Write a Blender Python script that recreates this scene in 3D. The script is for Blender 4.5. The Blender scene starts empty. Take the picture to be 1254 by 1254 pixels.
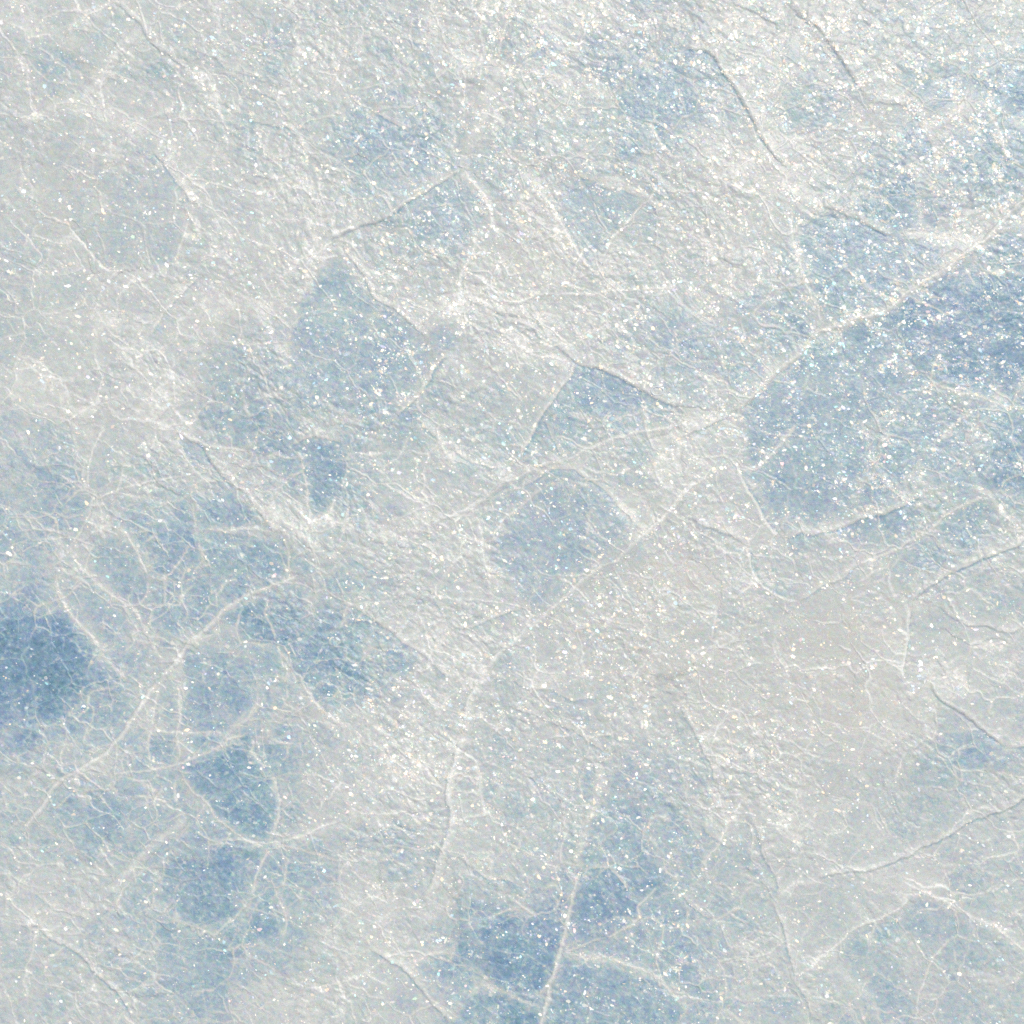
import bpy, math, heapq, random
import numpy as np

# ------------------------------------------------------------------ camera, sky, sun, exposure
S = bpy.context.scene
COL = S.collection
PX = 0.001                      # one picture pixel of the sheet is one millimetre
HALF = 627.0

cam_d = bpy.data.cameras.new('camera')
cam = bpy.data.objects.new('camera', cam_d); COL.objects.link(cam)
CAM_H = 2.3
cam.location = (0, 0, CAM_H)
cam_d.sensor_width = 36
cam_d.lens = 36 * CAM_H / (1254 * PX)
cam_d.clip_end = 100
S.camera = cam

SUN_EL, SUN_AZ = math.radians(64), math.radians(58)      # azimuth counted from +x towards +y
w = bpy.data.worlds.new('World'); S.world = w; w.use_nodes = True
wn = w.node_tree.nodes; wl = w.node_tree.links
sky = wn.new('ShaderNodeTexSky'); sky.sky_type = 'NISHITA'; sky.sun_disc = False
sky.sun_elevation = SUN_EL
sky.sun_rotation = math.pi / 2 - SUN_AZ
bg = wn['Background']; bg.inputs['Strength'].default_value = 0.10
wl.new(sky.outputs[0], bg.inputs[0])

sd = bpy.data.lights.new('sun', 'SUN'); sd.energy = 2.85; sd.angle = math.radians(0.5)
sd.color = (1.0, 0.93, 0.84)
sun = bpy.data.objects.new('sun', sd); COL.objects.link(sun)
sun.rotation_euler = (0, math.pi / 2 - SUN_EL, SUN_AZ)
sun.location = (2, 3, 4)

vs = S.view_settings
vs.view_transform = 'Standard'; vs.look = 'None'; vs.gamma = 1; vs.use_curve_mapping = False
vs.exposure = 0.0
S.cycles.use_denoising = False
S.cycles.max_bounces = 5
S.cycles.diffuse_bounces = 2

# ------------------------------------------------------------------ noise
rng = np.random.default_rng(11)
random.seed(5)

def perlin(x, y, seed=0):
    r = np.random.default_rng(1000 + seed)
    g = r.uniform(0, 2 * math.pi, (256, 256))
    gx, gy = np.cos(g), np.sin(g)
    xi = np.floor(x).astype(int); yi = np.floor(y).astype(int)
    fx = x - xi; fy = y - yi
    u = fx * fx * fx * (fx * (fx * 6 - 15) + 10); v = fy * fy * fy * (fy * (fy * 6 - 15) + 10)
    def dot(i, j):
        a = (yi + j) & 255; b = (xi + i) & 255
        return gx[a, b] * (fx - i) + gy[a, b] * (fy - j)
    n0 = dot(0, 0) * (1 - u) + dot(1, 0) * u
    n1 = dot(0, 1) * (1 - u) + dot(1, 1) * u
    return (n0 * (1 - v) + n1 * v) * 1.5

def fbm(x, y, o, seed=0):
    s = np.zeros_like(x); a = 1.0; t = 0
    for k in range(o):
        s += a * perlin(x * 2 ** k + 17.3 * k, y * 2 ** k + 9.1 * k, seed + k); t += a; a *= 0.5
    return s / t

def worley(x, y, seed=0, both=False):
    r = np.random.default_rng(3000 + seed)
    px_ = r.random((128, 128)); py_ = r.random((128, 128)); val = r.random((128, 128))
    xi = np.floor(x).astype(int); yi = np.floor(y).astype(int)
    f1 = np.full(x.shape, 9.0); f2 = f1.copy(); v = np.zeros_like(x); v2 = v.copy()
    for j in (-1, 0, 1):
        for i in (-1, 0, 1):
            a = (yi + j) & 127; b = (xi + i) & 127
            d = np.hypot(xi + i + px_[a, b] - x, yi + j + py_[a, b] - y)
            nearer = d < f1
            second = ~nearer & (d < f2)
            v2 = np.where(nearer, v, np.where(second, val[a, b], v2))
            f2 = np.where(nearer, f1, np.where(second, d, f2))
            v = np.where(nearer, val[a, b], v)
            f1 = np.where(nearer, d, f1)
    return (f1, f2, v, v2) if both else (f1, f2, v)

def sstep(a, b, x):
    t = np.clip((x - a) / (b - a), 0, 1); return t * t * (3 - 2 * t)

# ------------------------------------------------------------------ the sheet's grid (millimetres, y down)
STEP = 1.2
N = 1300
OFF = -(N - 1) * STEP / 2 + HALF
ax = OFF + np.arange(N) * STEP
X, Y = np.meshgrid(ax, ax)
XW = X + 5 * fbm(X / 38, Y / 38, 3, 1) + 0.9 * perlin(X / 6, Y / 6, 5)
YW = Y + 5 * fbm(X / 38, Y / 38, 3, 2) + 0.9 * perlin(X / 6, Y / 6, 6)

# ------------------------------------------------------------------ fractures: tile origin, kind, width, height, points
# kinds: U/R/L/D a step whose high side lies up / right / left / down; r a raised bead; v a thin vein; b a broad pale band
T = {'A': (0, 0), 'B': (417, 0), 'C': (834, 0), 'D': (0, 417), 'E': (417, 417), 'F': (834, 417),
     'G': (0, 834), 'H': (417, 834), 'I': (834, 834)}
LINES = '''
A R 3 3.2 415,10 460,40 510,95 560,155 610,205 680,250
A r 5 1.4 700,255 740,270 780,330 805,400 815,450 850,490
A v 3 0.8 415,10 350,45 270,90 240,110
A v 3 1.0 0,70 90,115 95,135 180,125 220,165 280,195 340,250
A b 9 0.8 510,105 440,170 400,240 375,295 300,340 210,385 150,420 60,450
A v 2 0.8 100,190 110,240 180,290 240,300 300,300
A v 3 0.8 220,390 270,410 360,405
A U 3 1.2 640,170 720,190 790,210 830,250 900,275 980,290
A U 3 1.2 800,265 860,280 920,330 1010,360 1070,400
A U 3 1.6 900,430 960,455 1050,465 1090,500 1130,560 1180,610 1254,620
A D 3 1.6 240,825 285,865 330,925 380,975 450,990
A R 3 1.8 545,540 600,600 650,660 700,735 770,745
A r 4 0.9 695,790 670,870 645,950 650,1000
A L 3 1.4 740,1000 680,1060 620,1130 560,1200 530,1254
A r 6 1.4 1100,640 1140,700 1165,770 1180,820 1254,880
A U 3 1.0 860,860 920,885 980,930
A r 5 1.3 1100,880 1130,930 1180,950 1254,930
A v 4 0.8 920,690 1000,650 1090,640
A U 3 1.0 40,690 110,720 170,750
A U 3 0.9 430,1140 520,1180 600,1190
B r 5 1.6 490,15 530,40 620,55 640,65 720,75 770,50
B U 3 1.2 240,140 270,160 340,165 390,195 430,220 560,235 580,250
B r 5 1.2 620,70 600,110 580,170 575,210 600,240 640,240
B b 14 1.0 590,240 560,290 530,360 510,440 470,520 445,590 440,620
B U 4 4.0 440,620 400,655 330,690 260,735 190,780 120,815 60,835 0,860 -60,880
B r 7 1.6 440,620 480,665 520,710 545,770 555,830 590,870
B U 3 1.2 280,870 330,920 380,960 440,990
B r 6 1.0 500,850 490,910 460,970 440,1000 435,1060 440,1100
B r 4 1.4 440,980 490,1010 550,1050 600,1100 650,1110 720,1085 790,1075 850,1070 920,1085 1000,1060 1100,1050 1200,1060 1254,1050
B L 3 1.8 740,700 770,740 820,840 870,930 940,1000
B U 3 1.5 830,640 930,665 1030,690 1100,725
B R 3 1.0 1100,740 1050,800 1000,870 950,960
B U 3 1.4 1100,725 1150,760 1175,810 1190,830
B L 3 1.8 1130,440 1160,500 1180,540 1210,570 1254,580
B R 4 2.2 0,890 50,960 90,1010 120,1080 200,1130 260,1190 330,1254
B U 3 1.6 440,1090 520,1120 600,1150 700,1200 760,1254
B U 3 1.4 440,1150 500,1210 520,1254
B U 3 1.4 670,1120 720,1170 770,1250
B U 3 1.2 120,400 180,440 240,470 260,500
B v 3 0.8 540,450 570,510 620,560 680,600 760,610
B v 3 0.9 600,270 700,260 790,280 870,310
C R 5 4.2 0,175 70,190 120,205 155,255 200,330 240,400 270,460 310,530 350,580 400,620
C R 5 3.2 390,0 440,50 500,100 550,160 600,245 640,310 680,365
C U 3 1.8 680,365 760,375 840,385
C R 3 1.6 840,385 870,430 900,500 920,560 930,600
C v 3 0.9 930,600 860,605 790,615
C b 9 1.8 400,620 380,680 420,710 500,740 560,765
C U 5 3.0 500,740 560,765 640,800 720,840 790,860
C v 5 1.2 790,860 860,850 920,860 1020,870 1080,890
C r 4 1.4 410,770 405,830 420,900 440,970 460,1060 500,1130 520,1200
C r 7 3.0 1330,650 1254,730 1200,790 1120,870 1040,930 960,990 880,1040 800,1100 720,1150 640,1180 560,1195 500,1220 460,1254
C U 5 2.6 1254,730 1200,790 1120,870 1040,930 960,990 880,1040 800,1100 720,1150 640,1180 560,1195 500,1220 460,1254
C v 3 0.8 1020,960 1050,1010 1090,1060
C v 4 0.8 880,1050 920,1080 980,1100
C v 4 1.0 1060,1010 1150,1000 1200,990 1254,1005
C v 3 0.8 840,1080 900,1110 960,1150 1040,1140
C v 3 0.8 800,900 840,980 870,1040
C v 3 0.8 1110,400 1160,470 1190,560 1254,620
D r 6 1.6 390,250 430,290 520,295 620,320 690,360 740,380 800,385 880,400 920,405
D R 4 3.0 620,320 690,360 740,390 770,440 810,500 860,545 900,560 930,600 1000,690 1050,700
D r 3 1.2 1080,390 1105,470 1120,560 1135,645
D U 3 1.6 1060,390 1140,350 1200,355 1254,380
D r 5 1.2 340,290 375,330 340,400 320,470 320,520 345,550 360,580
D r 3 1.0 360,580 440,545 520,520 600,500 700,485 780,480
D v 3 0.9 210,505 260,510 310,540 345,550
D r 4 1.0 345,550 320,640 290,710 250,765
D r 3 1.0 150,620 200,650 220,720 240,770
D r 3 1.2 320,630 400,670 470,715 510,790 550,860
D v 3 0.8 550,860 590,870 640,840 680,770 700,730
D v 3 0.9 550,870 540,920 490,980
D v 3 0.8 490,980 540,965 600,970 650,970 680,910 720,890
D r 3 1.1 740,690 800,695 870,690 940,685 1000,695 1060,700
D r 5 1.3 250,770 310,840 370,900 430,950 490,990 530,1060 560,1120 600,1170 620,1190
D r 5 2.2 1100,860 1040,880 960,910 890,940 840,970 800,1010 740,1060 690,1110 640,1170 600,1230 580,1254
D r 5 1.4 200,840 210,900 240,980 290,1030 340,1090 380,1150 420,1200 480,1254
D v 4 0.9 1030,710 1060,780 1060,860
D r 3 1.0 1000,1110 1050,1170 1090,1254
D v 3 0.9 1000,1110 960,1115 880,1095 860,1060 890,960
D v 4 0.9 990,930 970,1000 1000,1080 1010,1110
D b 9 2.0 900,560 930,600 980,620 1060,670 1130,740 1200,780 1254,810
D v 3 0.7 700,580 720,680 760,700
D v 3 0.7 810,640 820,680
D v 3 0.7 730,720 740,800 700,870
D v 3 0.7 800,1000 790,930 830,890 880,870
D v 4 0.8 70,60 150,130 260,150
D r 4 1.0 400,30 470,90 560,170 640,250 720,340
D v 3 0.9 280,300 340,290
D v 3 0.7 940,150 970,220 1000,300
D r 4 1.0 1060,600 1140,660 1200,640 1230,560
E L 4 2.0 390,40 360,80 330,130 290,180 265,215 230,250 205,275
E U 3 1.6 290,285 320,330 380,380 430,410 480,450 550,470 620,455
E L 3 2.4 860,85 830,150 790,200 750,250 720,300 690,370 650,435
E r 4 1.5 560,0 640,20 720,50 790,60 850,80
E U 4 2.6 770,0 820,40 870,85 960,105 1040,150 1120,190 1180,230 1254,240
E R 3 1.4 745,280 770,340 800,410 850,420
E r 5 2.0 1254,310 1150,325 1080,330 1000,360 900,400 850,425 780,445 700,475 630,505 560,550 500,590 440,625 400,640 330,635
E U 3 2.0 850,425 780,445 700,475 630,505 560,550 500,590
E r 4 1.5 140,515 190,545 260,580 330,620 400,640 460,640 500,630
E r 4 1.2 500,630 515,700 515,770 540,860 550,880
E U 3 1.4 640,540 700,520 780,470 850,465 900,500 950,530 1000,590 1060,650 1110,690
E r 7 2.6 1300,510 1254,560 1200,630 1130,700 1060,760 1010,810 940,840 880,890 800,960 730,1015 660,1080 600,1130 560,1170 540,1210
E U 5 2.6 1254,560 1200,630 1130,700 1060,760 1010,810 940,840 880,890 800,960 730,1015 660,1080 600,1130 560,1170
E R 3 1.6 340,935 370,980 390,1020
E U 3 1.6 390,1020 420,1045 470,1050 500,1040 560,1015 620,990 680,975
E R 5 1.8 0,955 60,980 120,1020 180,1060 240,1110 300,1150 350,1200 400,1254
E v 4 1.0 660,950 700,1000 720,1020
E R 3 1.2 1080,870 1130,920 1165,960 1170,1010 1165,1080 1150,1150
E U 3 1.5 870,740 910,760 930,800
E r 4 1.2 860,450 940,480 1010,490 1080,450
E v 3 0.8 920,600 910,680 880,740
E v 3 0.8 540,740 600,650 700,570 760,540
E v 3 0.8 130,480 200,430 260,330
E U 3 1.2 20,780 90,830 170,850
F U 4 3.0 490,0 450,40 400,80 350,120 310,160 260,200 230,240 190,270
F r 5 1.8 490,0 450,40 400,80 350,120 310,160 260,200 230,240 190,270
F U 3 2.4 190,270 140,295 80,320 30,340 0,350
F L 4 2.4 205,450 215,480 245,545 290,620 330,680 365,725
F U 4 2.2 365,730 440,700 490,715 570,690 650,660 740,635 830,590 900,560
F v 4 0.7 220,480 290,450 350,390 400,330 440,290
F r 4 1.6 960,30 930,90 910,145 950,170 1020,190 1090,205 1150,225 1200,245 1254,260
F b 8 1.8 1040,530 1120,560 1160,610 1200,660 1240,710
F r 5 1.4 1120,560 1060,590 1000,620 950,650 910,700 820,740 800,760 720,790 650,820 560,860
F U 3 1.2 920,700 940,750 1000,780 1050,800
F U 4 4.0 1330,680 1254,720 1200,755 1120,790 1050,815 980,850 920,890 870,930 840,960
F r 5 1.2 760,830 765,880 785,930 800,960
F L 4 2.0 840,970 830,1050 820,1150 815,1254
F U 4 2.4 30,640 100,680 170,710 230,750
F L 4 2.2 230,750 260,800 270,860 300,900 350,930 410,955
F U 4 2.0 410,955 460,935 520,900 600,860 660,800
F r 4 1.3 150,940 200,940 260,890 310,900
F L 3 1.4 140,960 120,1050 110,1110
F v 4 1.2 110,1110 60,1135 0,1150
F U 3 1.0 120,1130 180,1110 250,1090 300,1060 350,1050
F v 3 1.2 120,1080 160,1070 200,1090
F U 4 2.0 940,960 980,1010 1050,1035 1130,1050 1200,1075 1254,1050
F v 4 1.2 640,900 700,850 750,830 770,790
F R 3 1.6 915,1130 950,1180 980,1230
F v 4 0.9 490,715 560,730 640,760 700,790
G r 5 2.0 580,0 540,50 500,110 460,180 420,230 390,270 340,300 280,330 230,355 180,410 150,460 120,510 80,560
G r 3 1.5 390,330 460,335 540,325 620,315 700,285 770,255 840,215 880,205 920,190
G v 3 1.0 495,140 545,185 540,250 555,290 620,310
G v 3 1.0 550,180 620,185 680,185 760,185 800,190 830,215
G v 3 0.8 550,180 560,110 570,50 590,0
G r 4 1.0 655,0 655,60 660,150 650,200 660,260 640,310
G v 3 0.7 660,240 720,270
G v 3 0.9 940,30 945,80 905,140 850,170 835,215
G r 3 1.4 650,320 720,410 790,490 870,560 940,605 970,620
G L 3 1.4 990,330 1010,360 1025,440 1020,500 1000,560 985,600
G r 4 1.2 985,600 1050,580 1140,555 1200,525 1254,505
G r 4 1.2 985,600 1060,605 1130,625 1190,640 1254,670
G r 4 1.1 985,610 950,670 930,730 915,790
G v 3 0.9 940,710 1000,745 1020,800 1045,850 1050,890 1030,950
G v 3 0.9 915,800 860,870 800,915 760,940
G v 3 0.9 900,860 915,900 890,950
G v 3 0.9 240,210 225,280 230,330 260,345
G v 3 0.8 250,160 320,100 330,40
G v 4 1.2 450,355 520,370 570,400 590,430
G r 3 1.0 480,415 580,435 640,440
G v 5 0.9 640,330 640,400 650,450
G v 3 0.8 720,425 690,480
G b 9 1.0 690,480 620,550 560,600 500,660 450,720 400,760 350,780
G v 3 0.9 140,510 200,560 270,600 290,650
G v 3 0.9 370,570 400,630 450,655 500,665
G R 4 3.0 60,880 140,900 190,940 240,960 300,1010 340,1060 380,1090 430,1140 470,1200 490,1254
G r 3 1.0 180,1010 230,975 260,950
G v 3 0.9 920,200 980,210 1080,235
G r 3 1.0 1030,30 1050,80 1100,120 1170,150 1254,170
G r 4 1.2 1110,0 1140,60 1180,110 1254,160
G v 4 1.2 1130,1140 1115,1200 1130,1254
G v 3 1.0 20,690 100,740 160,760
G U 3 1.0 110,760 200,840 300,860 330,880
G v 4 0.8 930,190 920,260 960,300 1000,310
H R 4 2.2 500,0 470,60 455,120 450,180
H b 9 2.0 520,0 480,60 465,120 455,180 440,240 420,290 400,350 395,420 410,490 400,560 380,630 355,700 330,770 295,810
H R 4 2.2 430,240 410,290 390,350 380,420 400,490 390,560 370,630 345,700 320,770
H r 4 1.2 0,430 60,480 120,490 200,485 280,470
H r 4 1.3 -10,655 50,690 100,740 180,780 250,800 300,830
H r 4 1.2 450,250 490,290 515,340 515,400 530,470 570,500 590,490
H U 4 1.6 430,640 490,690 540,720 620,730 680,760
H b 11 1.2 945,290 960,370 930,440 900,520 880,600 865,690
H r 5 2.0 865,690 850,780 840,860 820,930 800,1000 775,1080 755,1150 735,1254 725,1300
H U 3 1.4 870,700 930,685 980,680 1010,710 1050,770
H r 4 1.2 1160,740 1130,780 1080,820 1090,860 1060,900 1010,920 970,940
H r 3 1.0 970,940 900,965 810,990
H r 3 1.0 810,990 870,1000 900,1020 980,1010 1050,1040 1110,1060 1180,1090 1254,1180
H R 4 2.8 100,980 150,1010 210,1040 250,1080 300,1140 340,1190 390,1230 430,1254
H v 4 0.8 490,1110 560,1125 620,1145 690,1180 730,1190
H U 3 1.4 620,85 680,115 760,150 850,180 900,215 960,250 1020,275
H U 3 1.4 600,-10 680,30 780,30 860,70 960,60
H r 4 1.6 930,240 950,290 990,290 1020,275
H r 4 1.2 1180,640 1190,700 1254,730
H v 3 0.8 540,860 600,840 660,830
H v 4 1.0 80,1050 130,1100 200,1130
H v 4 0.9 250,1080 280,1030 330,1000 400,990
H v 3 0.9 740,740 780,750 810,790
I R 4 2.0 0,100 40,170 75,245 110,310 130,390
I r 4 1.5 130,390 145,450 85,470 50,430 0,415
I U 3 1.4 70,510 100,560 150,590 210,600
I R 4 2.0 240,490 280,560 300,620 330,680 350,760 340,790
I r 4 1.2 120,470 180,470 240,490
I U 4 2.0 0,760 30,820 90,865 130,860
I R 3 1.4 130,860 150,910 190,960
I r 4 1.2 190,960 250,960 310,930
I U 4 3.6 480,720 560,705 640,700 690,695 770,660 850,625 920,590 1000,550 1080,510 1160,475 1254,430 1330,400
I r 4 1.4 350,780 410,740 480,720
I R 4 2.4 335,800 360,860 380,940 400,1010 420,1080
I r 5 1.6 420,1080 480,1040 560,980 620,920 690,880 740,870 800,830 840,790
I r 5 1.8 800,730 870,770 940,790 1000,830 1060,860 1130,890 1200,940 1254,980 1330,1020
I R 3 1.6 420,1090 450,1150 480,1220 490,1254
I r 4 1.2 980,930 930,1000 900,1060 880,1130 865,1200 860,1254
I R 5 4.0 915,0 920,30 960,75 1020,110 1070,155 1120,190 1180,245
I U 4 2.0 1180,245 1254,240 1300,220
I v 4 0.9 1190,480 1210,540 1230,600 1254,640
I v 4 1.2 990,960 1000,1030 1020,1050
I v 4 0.8 680,480 720,540 760,560
I v 4 0.8 860,490 930,520
I r 3 1.0 300,650 400,650 450,620
I v 4 1.0 250,960 240,1030 260,1080
I v 4 1.0 780,380 800,300 830,240
I U 3 1.2 480,200 520,240 560,220
I U 3 1.4 600,360 640,350 680,390
'''
lines = []
K = 420 / 1254
for ln in LINES.strip().splitlines():
    p = ln.split(); ox, oy = T[p[0]]
    pts = [(ox + float(a) * K, oy + float(b) * K) for a, b in (q.split(',') for q in p[4:])]
    lines.append((p[1], float(p[2]), float(p[3]), pts))

# beyond the frame: a few more fractures so that the sheet goes on
for k in range(26):
    a = rng.uniform(0, 2 * math.pi); r_ = rng.uniform(690, 800)
    x = HALF + r_ * math.cos(a) * 1.2; y = HALF + r_ * math.sin(a) * 1.2
    if -20 < x < 1274 and -20 < y < 1274: continue
    d = rng.uniform(0, 2 * math.pi); pts = [(x, y)]
    for _ in range(6):
        d += rng.normal(0, 0.3); x += 28 * math.cos(d); y += 28 * math.sin(d); pts.append((x, y))
    pts = [q for q in pts if not (0 < q[0] < 1254 and 0 < q[1] < 1254)]
    if len(pts) > 2: lines.append((random.choice('URLr'), 4, rng.uniform(1.2, 2.6), pts))

STEPH = 0.38
H = np.zeros_like(X)            # height
VEIN = np.zeros_like(X)         # frost along the fractures
SHADE_WIDE = np.zeros_like(X)          # wide soft shade below a step, painted into the frost colour
SHADE = np.zeros_like(X)          # narrow line of shade below a step, painted into the frost colour
BAR = np.zeros_like(X)          # how far a fracture separates its two sides
veins = []                      # main ridges that become parts of their own: (window, mask)
for li, (kind, wd, amp, pts) in enumerate(lines):
    P = np.array(pts); m = 45 + 3 * wd
    x0, y0 = P.min(0) - m; x1, y1 = P.max(0) + m
    j0, j1 = np.searchsorted(ax, [x0, x1]); i0, i1 = np.searchsorted(ax, [y0, y1])
    if j1 - j0 < 3 or i1 - i0 < 3: continue
    sl = (slice(i0, i1), slice(j0, j1)); xs = XW[sl]; ys = YW[sl]
    best = np.full(xs.shape, 1e9); sg = np.zeros_like(xs); arc = np.zeros_like(xs)
    tot = 0.0
    for (ax_, ay_), (bx_, by_) in zip(P[:-1], P[1:]):
        dx, dy = bx_ - ax_, by_ - ay_; L = math.hypot(dx, dy)
        if L < 1e-6: continue
        t = np.clip(((xs - ax_) * dx + (ys - ay_) * dy) / L ** 2, 0, 1)
        d = np.hypot(xs - ax_ - t * dx, ys - ay_ - t * dy)
        nx, ny = dy / L, -dx / L
        if (kind == 'U' and ny > 0) or (kind == 'D' and ny < 0) or (kind == 'R' and nx < 0) or (kind == 'L' and nx > 0):
            nx, ny = -nx, -ny
        side = np.sign((xs - ax_) * nx + (ys - ay_) * ny)
        c = d < best
        best = np.where(c, d, best); sg = np.where(c, side, sg); arc = np.where(c, tot + t * L, arc)
        tot += L
    taper = sstep(0, 14, arc) * sstep(0, 14, tot - arc)
    along = 0.65 + 0.6 * perlin(arc / 17 + li * 7.7, arc * 0 + li * 3.1, 40)      # strength wanders along the line
    along = np.clip(along, 0.62 if amp >= 1.8 else 0.15, 1.3)
    if kind in 'URLD':
        s = best * sg
        near = 1 - sstep(18, 44, best)
        prof = (sstep(-2.4, 2.8, s) * np.exp(-np.maximum(s, 0) / 26) - 0.25 * np.exp(-((s + 2.2) / 2.2) ** 2)) * near
        H[sl] += STEPH * amp * prof * taper * (0.6 + 0.4 * along)
        H[sl] += STEPH * 0.5 * amp * np.exp(-((s - 2.5) / 2.4) ** 2) * taper * along
        SHADE[sl] = np.maximum(SHADE[sl], np.exp(-((s + 2.0) / 1.7) ** 2) * taper * min(1, 0.25 + amp * 0.28) * (0.35 + 0.65 * along))
        f = np.where(s > -0.6, np.exp(-np.maximum(s - 1.2, 0) / (1.4 + wd * 0.45)), 0) * min(1.0, 0.60 + amp * 0.17)
        f = np.maximum(f, 0.46 * np.where(s > 0, np.exp(-s / 15) * near, 0) * min(1, amp / 2.0))
        SHADE_WIDE[sl] = np.maximum(SHADE_WIDE[sl], np.where(s < 0, np.exp(s / 12) * near, 0) * taper * min(1, amp / 2.4))
        VEIN[sl] = np.maximum(VEIN[sl], f * taper * (0.55 + 0.5 * along))
        BAR[sl] = np.maximum(BAR[sl], np.exp(-(best / 2.5) ** 2) * min(1, amp / 1.6))
    else:
        ww = {'r': 0.33 if amp >= 1.8 else 0.28, 'v': 0.30, 'b': 0.45}[kind] * wd + 0.35
        g = np.exp(-(best / ww) ** 2)
        H[sl] += STEPH * amp * (0.8 if kind != 'v' else 0.4) * g * taper * along
        if kind == 'b': H[sl] += STEPH * 0.5 * amp * np.exp(-(best / (ww * 2.5)) ** 2) * taper
        f = (g * {'r': 1.08 if amp >= 1.8 else 1.0, 'v': 0.85, 'b': 0.5}[kind] + 0.14 * np.exp(-best / (2.6 * wd))) * taper * (0.5 + 0.55 * along)
        VEIN[sl] = np.maximum(VEIN[sl], f)
        BAR[sl] = np.maximum(BAR[sl], np.exp(-(best / 2.5) ** 2) * min(1, amp / 1.4))
    if (kind == 'r' and amp >= 1.9) or (kind == 'b' and wd >= 8):
        veins.append((sl, (best < wd * 0.75) & (taper > 0.05)))

# ------------------------------------------------------------------ how clear (blue) the ice is: 50 mm samples over the sheet
CLEAR = '''
1 1.5 2 1 1 1.5 1.5 1.5 1.5 1.5 1.5 1.5 1 .5 .5 1.5 1.5 1 1.5 .5 .5 1 1.5 1.5 1
1.5 2.5 2 2 1.5 1.5 1.5 1 1 1.5 1.5 1.5 1.5 1.5 2 2.5 2.7 2 1.5 1.8 1.5 1 1 1.5 2
1.5 1.5 1.5 1.5 1.5 1.5 1.5 1.5 2 2.5 2 1 2.5 2.5 2.5 2.6 2.8 2.4 1 2 2 1 1.5 2 4.5
1 1.5 1.5 1.5 1.5 1.5 1.5 1 2.3 2.9 3.3 1 2.5 2.5 3 3 2.5 1 .7 1 1.5 2 3 5 5.5
1 1 2 2.5 1.5 1 1 .7 1.5 2 2 3 2 2 2.5 2.5 1 .7 .7 1 2 3 3.5 4 4.5
1.5 1 2 2 1.5 1 1 .7 .5 2 3 2.5 1.5 1 2 2 1 .7 1 3 4.5 4 3.5 2.5 2
2 1.5 1 1 1 1 1 1 1 1.5 2 1 .7 .7 1 1 .7 .7 1.5 3 5 5 3 3 5
2 1.5 1 1 1 1 1.5 3.5 3.5 2.5 1 .5 .7 .7 1 2 2.5 2 3 3.5 3.5 5 5.5 5.5 6
1.5 1.2 1 1 1.5 2 2.5 4 5 5 4 1 1 1 1.5 3 3.5 3 3 5 5 5 4 4.5 6
1 1 1 1 1.5 3 3.5 4 4.5 5 3 1.5 1.5 2 4 2.5 2 1.5 4 5.5 5.5 4.9 4.4 4.4 5
1.2 1.5 1.5 1 1 3 3 2 3 3.5 1.5 2 2 2.5 3 2 1 1 3.5 5.5 5.5 5 4.4 4.4 5
2 2.5 2 2 2 1.5 1.5 5 4.5 2 1.5 2 1.5 2 1.5 2.5 1 1 3 5.5 5.5 4.5 2.5 3.5 6
2 3 2 3 4.5 5 2 1.5 2.5 2 1.5 1.5 2 3 3 2 1 .7 1.5 4 4 3 2.5 4 3
2.5 2.5 3 4.5 4.5 4.5 3 1 1.5 1.5 1.5 1.5 2.5 4 3 1.5 1 1 1 1.2 1.5 2 2.5 3 1.5
3 3 3 4.5 4.5 5 4.5 2 2 2 1.5 1 2 2.5 2 2 1 .8 1 1 .7 .7 1 1.5 2
6 6.5 3 3 4 5.5 5.5 4 4 2.5 1.5 1.5 1.5 1.2 2 1.5 1 1 1 .7 .7 .7 1.2 1 1.5
7 7 4 2.5 4 5.5 5 4 4 3 1.5 1 1.2 1 1 1 1 1 1 .5 .5 .5 1 1 1.5
5 4.5 3 3 4.5 4.5 4 2.5 2 2 1.5 1 1.2 1.2 1 1.2 1.2 .8 .6 .5 .5 .6 1.2 1.5 2
2.5 2 2 3.5 4.5 5.5 4.5 2.5 1.5 1.5 1.2 1 1.2 1.5 2 2 1.5 1 .6 .6 .6 1 2 2.5 1.5
2 3 4 3 3 5.5 5.5 2 1.5 1.5 1.2 1.5 1.5 2 2.5 3 2.5 1 .7 .7 .8 1.2 2 1.5 1
2 3 3.5 3 3 4.5 4 2.5 2.5 2.5 1.5 1.5 2 2 2.5 3 2 1.2 1 .8 .8 1.2 1.5 2 2
1.2 1.5 1.5 3.5 5.5 5.5 4.5 3 2 1.5 1.5 2 2.5 2.5 4.5 4.5 2.5 1.5 1 2 2 1 1.5 3 2
1 1.2 1.5 2.5 4.5 5 4 2.5 1.5 1.5 2.5 4 5 5 4.5 3.5 4 2 1.5 2.5 2 2.5 2 1.5 1.5
1.2 1.5 1.2 1.5 2.5 3.5 2 1.2 1 1 3.5 5.5 6 5.5 3.5 3 4 2.5 1.5 2 2 2 1.5 1.7 1.5
2 2.5 1.5 1.5 2 2 1.5 1 1.2 1.5 2.5 4 5.5 6 6 5.5 4.5 3 1.5 2 2.5 2.5 1.5 1.2 1.5
'''
CG = np.array([[float(v) for v in r.split()] for r in CLEAR.strip().splitlines()])

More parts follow.
